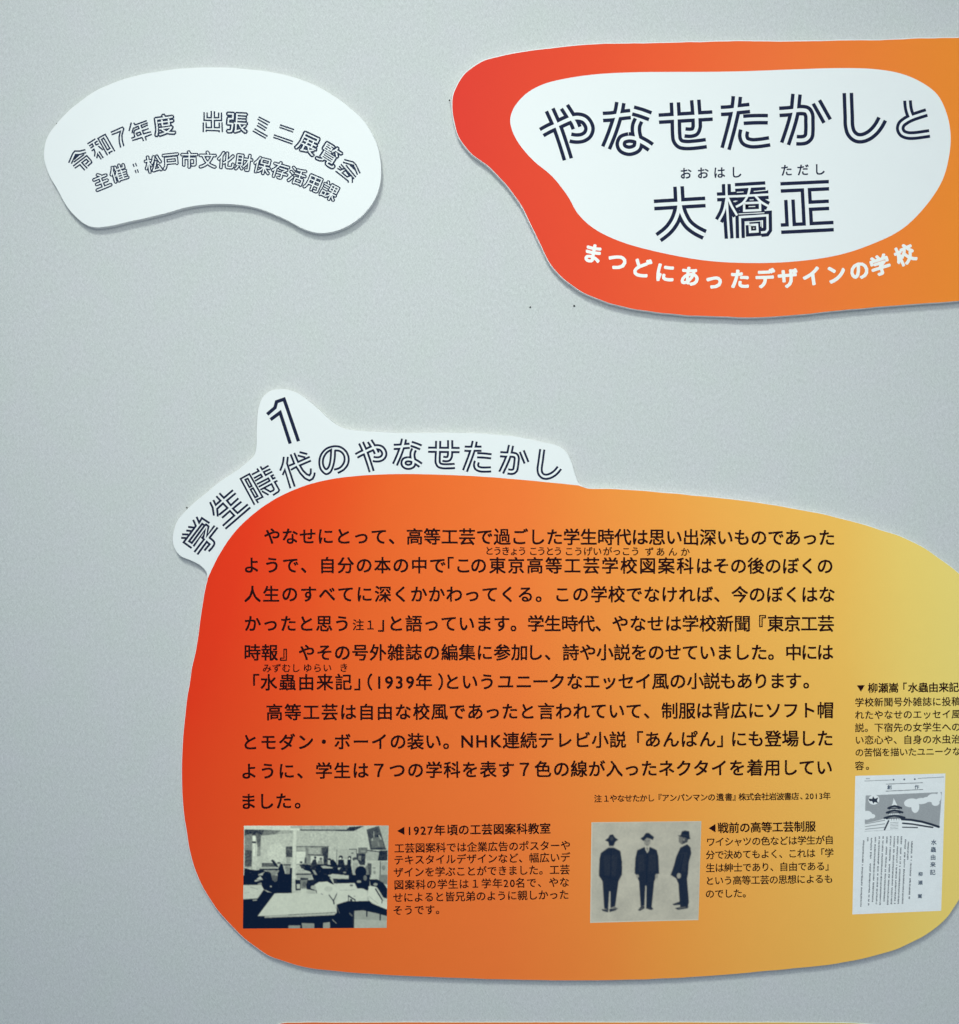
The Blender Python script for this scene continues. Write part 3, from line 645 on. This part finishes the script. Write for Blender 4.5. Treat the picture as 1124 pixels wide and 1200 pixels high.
paint(2, '.60 P 0,40 1200,40 1200,120 0,90; .9 P 0,92 205,98 195,132 0,132; .14 P 210,116 1200,122 1200,152 200,142; .68 P 140,150 1200,152 1200,620 140,490; .42 P 130,490 840,490 830,890 130,890; .18 S 16 140,492 840,492; .58 P 400,520 662,520 662,660 400,660; B .12,6; .14 P 680,520 835,500 822,890 740,890; .10 S 18 395,670 735,686; '
  '.80 P 450,697 728,702 728,885 450,860; .25 E 672,762,32,30; .42 P 612,800 700,792 730,895 600,895; .60 P 150,508 335,508 335,582 150,582; .86 P 135,600 337,600 330,860 135,875; .7 S 8 140,742 330,742; .2 P 322,730 356,730 352,865 310,865; '
  '.04 P 200,900 300,880 480,900 620,880 1050,900 1200,960 1200,1170 600,1170 480,1100 440,1040 320,1005; .03 E 548,732,25,27; .10 P 500,785 560,762 600,900 560,1000 440,960 470,860; .07 E 243,835,30,22; .5 E 245,872,20,20; .14 P 212,895 300,872 335,965 250,975; '
  '.04 E 860,772,38,22; .06 P 880,785 940,772 1000,840 1055,930 1000,985 940,945 870,862; .66 E 850,852,28,34; .62 P 670,920 760,910 940,952 920,972 720,972; .60 P 150,990 300,1000 335,1032 160,1042; .58 P 160,1058 470,1058 450,1086 160,1086; .08 S 24 140,1098 520,1098; .62 P 150,1112 420,1112 400,1170 150,1170; .50 P 480,1000 540,1010 605,1120 560,1132; .72 P 830,1132 930,1090 1200,1120 1200,1170 840,1145; '
  '.3 S 16 1020,560 1020,862; B .07,7; .83 P 62,132 142,140 124,1200 45,1200; .70 S 8 135,150 118,1200')
paint(3, '.69 P 0,155 620,132 700,545 0,545; .64 P 0,50 222,60 162,122 0,122; .10 P 0,122 168,122 240,62 560,42 332,156 0,156; .73 P 430,130 620,70 700,545 440,545; .62 P 890,40 1085,30 1085,570 1030,545; .18 P 612,122 880,40 1042,552 702,560; .30 P 700,330 940,260 1000,500 740,520; .56 S 18 770,172 778,292; .62 E 742,342,16,30; .66 S 20 885,252 930,332; .42 S 26 872,400 890,480; .04 E 852,268,20,24; .05 S 20 710,552 1045,552; '
  '.64 P 0,560 400,552 400,765 0,765; .15 S 15 240,552 400,552 400,650; .3 E 312,640,30,16; .30 P 440,515 642,515 642,645 440,645; .46 E 545,600,58,24; .12 P 400,642 602,650 592,900 480,900 400,742; .4 P 440,700 505,700 500,800 445,790; .05 S 20 640,580 905,612; .58 P 640,600 902,632 870,802 620,802 600,700; B .10,5; .10 P 902,585 1080,580 1080,802 870,802; '
  '.07 P 10,782 120,780 150,900 280,880 332,1125 100,1125 0,1085 0,800; .06 P 208,782 285,782 285,902 200,892; .07 E 60,732,46,44; .92 E 50,752,25,20; .07 E 250,742,38,42; .92 E 248,757,19,24; .65 P 0,962 72,950 30,1002 0,1002; .45 E 150,1062,35,18; .76 P 0,1122 162,1140 162,1170 0,1170; '
  '.15 E 368,770,52,42; .62 E 392,852,58,70; .55 P 320,850 440,862 430,1000 370,1105 330,1092; .35 P 530,912 642,900 702,880 682,1170 640,1170 560,1000; .66 P 530,912 642,902 580,962; .02 E 500,1052,122,130; .02 P 400,965 560,935 642,1180 400,1180; '
  '.20 P 642,862 736,862 732,1170 690,1170; .68 P 732,822 920,822 912,1170 742,1170; .42 E 790,965,36,18; .42 E 802,1062,26,38; .57 P 935,832 1085,832 1085,1170 930,1170; .4 E 1000,960,40,50; .1 S 15 926,820 926,1170')
paint(4, '.035 P 20,0 1092,0 1092,392 700,392 480,302 430,205 20,205; .68 P 268,122 400,8 462,92 300,132; .1 S 12 300,90 460,100; .45 P 350,172 430,150 440,202 350,202; .25 P 640,0 790,0 770,122 720,152 660,92; B .05,5; .65 E 635,240,22,18; .03 P 20,520 350,500 480,310 560,360 720,390 350,890 1200,900 1200,1200 20,1200; '
  '.76 P 0,222 420,210 476,312 350,490 0,502; B .08,4; .45 S 10 180,250 350,300; .45 S 8 60,380 160,370; .60 P 235,530 342,520 332,546 240,552; .79 P 720,390 1200,385 1200,850 355,882; .60 S 28 515,912 1200,890; .35 S 8 370,888 1200,862')
paint(5, '.05 P 480,-10 830,-10 970,205 800,145 640,145 560,190; .68 P 830,-10 1200,-10 1200,72 940,72; .55 P 150,-10 470,-10 480,82 240,62 150,82; .07 P 118,90 232,100 240,320 130,330; .70 P 150,190 226,190 226,292 155,292; .12 P 230,50 400,60 402,102 230,112; .38 P 232,102 402,92 370,282 250,292; .25 E 320,190,40,60; '
  '.07 P 390,100 560,90 602,150 520,230 480,322 370,302 360,200; .60 E 512,262,54,42; .1 S 24 575,325 595,380; .07 S 24 470,310 540,322; .10 P 940,72 1200,72 1200,180 970,190; .76 P 965,178 1200,188 1200,610 1000,655 965,570; .80 P 565,205 640,148 820,135 900,182 990,242 1052,352 990,482 930,522 870,432 600,402; .70 E 850,300,90,60; '
  '.78 P -20,385 240,380 860,432 1052,802 -20,852; .78 P 240,300 362,300 362,400 240,400; .62 P 400,332 562,342 562,402 400,402; .3 S 14 690,400 725,420; .22 S 13 -20,862 1000,815; .62 S 26 -20,888 970,852; .12 S 20 865,432 962,560; .12 S 20 1050,370 965,560; .12 S 28 965,560 975,625; '
  '.03 P -20,912 980,872 1060,800 1200,560 1200,1200 -20,1200; .45 P 270,1042 552,1050 552,1200 290,1200; .5 P 740,1042 892,1022 902,1200 740,1200; .6 S 13 945,970 1042,1062; .45 P -20,1092 242,1092 242,1200 -20,1200')
paint(6, '.05 P -10,80 240,80 240,-10 702,-10 702,232 660,342 560,292 440,302 380,182 -10,168; .68 P -10,-10 160,18 242,72 -10,82; .5 E 465,140,50,28; .3 E 600,60,40,60; .70 P 720,-10 832,-10 832,82 720,82; .70 P 842,-10 902,-10 902,152 870,152; .36 P 902,-10 1090,-10 1090,210 902,152; '
  '.035 P -10,640 230,568 660,568 700,560 760,622 1100,760 1100,1200 -10,1200; .52 P 375,780 560,768 850,832 1100,900 1100,1200 375,1200; .60 P 375,960 1100,1000 1100,1200 375,1200; .05 S 28 650,780 650,900; .08 S 28 945,820 945,985; .79 P -10,178 370,170 402,292 540,292 642,352 656,562 400,572 230,562 -10,632; .3 E 302,222,38,22; .45 E 372,462,24,9; .5 S 8 60,330 380,320; '
  '.05 P 700,90 860,90 1000,172 1090,302 1090,520 990,482 860,262 720,232; .5 E 828,202,48,32; .80 P 680,242 830,252 850,332 1000,562 1100,602 1100,740 900,672 740,582 670,452; .06 S 26 832,302 982,545; .65 S 15 880,302 1005,502; .1 S 18 985,545 975,612; .5 S 9 690,462 900,632; '
  '.06 S 18 240,440 240,572; .06 S 24 240,450 388,542; .06 S 18 386,540 386,600; .1 E 302,545,26,26; .25 S 36 275,835 325,890; .4 S 10 0,700 50,830; .08 S 22 350,780 350,1110; B .05,5; B .05,12')
print_sheet('classroom_photograph', c.done(1), [(285.9, 967.6), (455.5, 967.4), (453.2, 1087.3), (284.8, 1088.2)], (.004, .012, .035), LT[:3], T + 0.11, b3, 'dark monochrome printed picture of a drawing class at long tables')
# --- three men in suits, seen from the back, the front and the side (grid of 10 units per mm)
c = Canvas(0, 0, 1300, 1200, 5.5, 0.70); c.blotch(.10, 60); c.blotch(.06, 12); c.blotch(.05, 4)
c.poly(.07, (165, 220), (205, 192), (220, 157), (258, 150), (285, 190), (322, 215), (287, 240), (270, 287), (215, 287), (205, 240)); c.poly(.58, (215, 290), (270, 290), (272, 308), (213, 308)); c.ell(.14, 245, 200, 22, 26)
c.poly(.07, (205, 310), (275, 310), (350, 350), (372, 480), (375, 630), (335, 710), (300, 1012), (245, 1030), (240, 830), (226, 830), (216, 1040), (170, 1035), (145, 710), (100, 640), (105, 440), (120, 370)); c.poly(.09, (150, 400), (320, 400), (300, 640), (170, 640)); c.line(.03, 8, (240, 330), (240, 690)); c.line(.03, 6, (140, 640), (335, 700))
c.poly(.08, (138, 1042), (220, 1038), (216, 1082), (150, 1062)); c.poly(.08, (230, 1045), (300, 1022), (338, 1036), (300, 1062), (235, 1078)); c.line(.42, 9, (265, 1040), (325, 1036)); c.line(.35, 8, (160, 1045), (205, 1050))
c.poly(.48, (622, 195), (705, 200), (702, 268), (668, 302), (632, 272)); c.line(.18, 7, (636, 232), (655, 234)); c.line(.18, 7, (675, 234), (694, 232)); c.line(.28, 6, (655, 278), (680, 278)); c.line(.32, 6, (666, 238), (664, 260)); c.poly(.07, (585, 205), (620, 180), (648, 140), (682, 138), (704, 155), (746, 190), (732, 226), (694, 204), (660, 196), (622, 236))
c.poly(.07, (550, 345), (632, 308), (708, 310), (780, 345), (802, 420), (816, 630), (776, 640), (770, 700), (760, 720), (736, 1032), (672, 1032), (668, 772), (655, 772), (650, 1012), (605, 1018), (580, 720), (545, 640), (525, 620), (530, 440)); c.poly(.72, (638, 292), (668, 312), (694, 298), (690, 350), (670, 384), (646, 340)); c.poly(.1, (660, 312), (674, 318), (671, 374))
c.poly(.09, (560, 400), (640, 400), (640, 600), (570, 600)); c.poly(.09, (690, 400), (770, 400), (780, 600), (690, 600)); c.line(.02, 7, (670, 384), (666, 740)); c.ell(.52, 560, 657, 17, 22); c.ell(.50, 786, 660, 17, 30)
c.poly(.09, (573, 1066), (610, 1018), (652, 1018), (650, 1046), (600, 1072)); c.poly(.09, (670, 1030), (736, 1030), (758, 1055), (730, 1066), (670, 1046)); c.line(.35, 7, (595, 1055), (635, 1035))
c.poly(.34, (1038, 190), (1100, 195), (1112, 262), (1072, 282), (1040, 252)); c.poly(.16, (1090, 195), (1150, 222), (1142, 258), (1078, 284)); c.ell(.45, 1100, 225, 12, 16); c.poly(.06, (1024, 172), (1060, 172), (1074, 126), (1110, 114), (1160, 125), (1170, 203), (1182, 215), (1150, 222), (1100, 196), (1050, 188)); c.line(.14, 8, (1070, 165), (1165, 180))
c.poly(.70, (1070, 312), (1080, 290), (1132, 258), (1140, 280)); c.poly(.07, (1060, 322), (1140, 280), (1180, 320), (1192, 390), (1165, 500), (1160, 640), (1150, 700), (1180, 980), (1170, 1032), (1080, 1042), (1070, 980), (1050, 760), (1020, 690), (954, 650), (990, 540), (1015, 430)); c.poly(.09, (1080, 380), (1150, 380), (1130, 620), (1060, 600)); c.line(.02, 7, (1100, 400), (1060, 640)); c.ell(.55, 1052, 660, 25, 34)
c.poly(.09, (984, 1002), (1080, 968), (1080, 1012), (1000, 1016)); c.poly(.09, (1014, 1052), (1100, 1030), (1176, 1030), (1170, 1056), (1050, 1072)); c.line(.40, 8, (1060, 1050), (1140, 1042)); c.blotch(.04, 3)
a = c.done(2); a[:2] = .80; a[-3:] = .82; a[:, :3] = .80; a[:, -2:] = .74
print_sheet('uniform_photograph', a, [(693.2, 963.6), (822, 962.2), (818.6, 1078.2), (691.6, 1081.5)], (.010, .020, .045), alb((190, 198, 182), L_LOW)[:3], T + 0.11, b3, 'pale monochrome printed picture of three men in dark suits and hats')
# --- reproduced magazine page
c = Canvas(40, 495, 450, 1120, 1.7, 0.92); c.blotch(.03, 30)
c.line(.25, 2.2, (84, 520), (206, 519)); c.line(.25, 2.2, (326, 515), (443, 512)); c.line(.2, 2.6, (182, 537), (348, 535)); c.line(.2, 2.6, (182, 569), (350, 566))
for x in (215, 264, 312): c.ell(.2, x, 518, 4, 4)
for x in (92, 98, 104): c.ell(.4, x, 510, 2, 3)
c.poly(.50, (90, 586), (437, 580), (430, 742), (88, 748)); c.blotch(.08, 3)
for cx, cy, rx, ry in ((300, 625, 34, 20), (285, 628, 18, 14), (318, 645, 18, 26), (345, 618, 30, 14), (372, 612, 24, 12), (400, 606, 30, 20), (410, 628, 18, 14), (425, 600, 10, 22)): c.ell(.92, cx, cy, rx, ry)
for cx, cy, rx, ry in ((98, 675, 24, 20), (122, 680, 14, 10)): c.ell(.92, cx, cy, rx, ry)
c.poly(.92, (70, 655), (90, 650), (88, 700), (70, 700)); c.poly(.92, (88, 746), (89, 712), (150, 700), (190, 690), (260, 695), (340, 706), (431, 738), (430, 744))
for k in range(3): c.line(.35, 3, (92, 714 + k * 12), (180, 700 + k * 16))
c.line(.06, 10, (258, 698), (300, 702), (350, 712), (395, 726), (428, 738)); c.line(.08, 7, (262, 716), (310, 722), (370, 734), (400, 739)); c.line(.12, 5, (262, 734), (330, 738))
c.poly(.92, (206, 640), (222, 608), (238, 640)); c.line(.4, 2, (222, 600), (222, 612))
for y, hw in ((640, 28), (660, 34), (684, 44)):
    c.line(.07, 9, (222 - hw, y + 6), (222 - hw * .5, y), (222, y - 3), (222 + hw * .5, y), (222 + hw + 4, y + 7)); c.line(.07, 6, (222 - hw * .8, y + 9), (222 + hw * .8, y + 9))
    c.poly(.90, (222 - hw * .6, y + 10), (222 + hw * .6, y + 10), (222 + hw * .75, y + 17), (222 - hw * .75, y + 17))
    for q in range(5): c.line(.25, 2, (222 - hw * .5 + q * hw * .25, y + 10), (222 - hw * .55 + q * hw * .27, y + 17))
c.line(.06, 7, (197, 704), (180, 742))
c.poly(.93, (200, 706), (240, 706), (262, 742), (190, 744))
for k in range(5): c.line(.45, 2, (206, 712 + k * 7), (242, 711 + k * 7))
c.ell(.92, 128, 606, 25, 22); c.poly(.08, (104, 600), (120, 602), (124, 590), (132, 602), (148, 596), (142, 610), (148, 622), (132, 616), (126, 624), (120, 612), (108, 612)); c.poly(.92, (218, 600), (230, 625), (214, 625))
rg = random.Random(5)
for x, ya, yb in ((307, 800, 1058), (291, 795, 885), (277, 790, 1080), (258, 775, 1078), (242, 775, 1080), (226, 775, 1082), (209, 772, 1080), (192, 775, 1068), (174, 772, 1080), (157, 772, 1084), (139, 775, 1070), (121, 778, 1084), (104, 775, 790), (85, 788, 1084)):
    y = ya
    while y < yb:
        sl = (y - ya) * -0.022
        if rg.random() > .1:
            for _ in range(4): c.line(rg.uniform(.02, .25), rg.uniform(1.7, 2.6), (x + sl + rg.uniform(-3, 0), y + rg.uniform(0, 4)), (x + sl + rg.uniform(0, 3), y + rg.uniform(0, 4)))
        y += 6.4
pg = print_sheet('magazine_page', c.done(0), [(1002.4, 909.2), (1108, 906.4), (1103, 1067.3), (999, 1071.6)], alb((30, 42, 58), L_LOW)[:3], alb((203, 220, 226), L_LOW)[:3], T + 0.11, b3, 'pale blue reproduced magazine page with a tower drawing and columns of tiny text')
def zp(x, y): return (990 + x / 3.871, 780 + y / 3.871)
vs, fs = [], []
for ch, x, y, s in (('創', 203, 552, 5.4), ('作', 327, 551, 5.4), ('水', 404, 802, 6.6), ('蟲', 402, 835, 6.6), ('由', 401, 870, 6.6), ('来', 400, 903, 6.6), ('記', 399, 938, 6.6), ('柳', 344, 946, 5.4), ('瀬', 343, 985, 5.4), ('嵩', 341, 1046, 5.4)):
    X, Y = zp(x, y); put(vs, fs, ch, X, Y, s, 0, 0.03, T + 0.16)
link('page_heading', mesh('page_heading', vs, fs), M_rule, pg, None, 'stuff')

# ================================================================== board 4: next board, only its top edge in view
b4 = empty('lower_story_board', 'flat top edge of another orange board just showing below the large story board', 'sign board', 660, 1300)
o4 = [(326, 1200.5), (334, 1198.8), (350, 1198.3), (500, 1198.1), (700, 1198), (860, 1198.1), (960, 1198.4), (1004, 1199.2), (1040, 1203), (1090, 1222), (1124, 1262), (1130, 1320), (1100, 1380), (1040, 1420), (900, 1440), (600, 1445), (400, 1430), (290, 1400), (240, 1340), (240, 1270), (280, 1220)]
o4s = wobble(catmull(o4, 6), 0.12, 4)
board_body(o4s, b4, 1.2)
sheet('gradient_print', shift(inset(o4s if area2(o4s) > 0 else o4s[::-1], 0.15), 0, 0), 1.26, M_lower, b4, 'orange to yellow printed face')

# ================================================================== pins at the board edges
M_pin = mat('dark_steel', (0.06, 0.055, 0.05), 0.4, 0.5); bsdf(M_pin).inputs['Metallic'].default_value = 0.7
def pin(px, py, label):
    vs, fs = [], []
    prof = [(0.25, 0.0), (0.25, T - 1.2), (0.95, T - 1.0), (1.05, T - 0.6), (0.7, T - 0.15), (0.15, T)]
    for r, h in prof:
        for i in range(10): a = i / 10 * math.tau; vs.append(P(px + r * math.cos(a), py + r * math.sin(a), h))
    for k in range(len(prof) - 1):
        for i in range(10): j = (i + 1) % 10; fs.append((k * 10 + i, k * 10 + j, k * 10 + 10 + j, k * 10 + 10 + i))
    fs.append(tuple(range(50, 60)))
    o = link('pin', mesh('pin', vs, fs, True), M_pin); o['label'] = label; o['category'] = 'pin'; o['group'] = 'pins at the board edges'
pin(66.6, 145.0, 'tiny dark pin at the left edge of the small white kidney-shaped board')
pin(526.8, 117.5, 'tiny dark pin at the left tip of the red-orange title board')
pin(219.0, 595.0, 'tiny dark pin at the upper left edge of the white peaked heading')

C.objects.unlink(_to); bpy.data.objects.remove(_to)
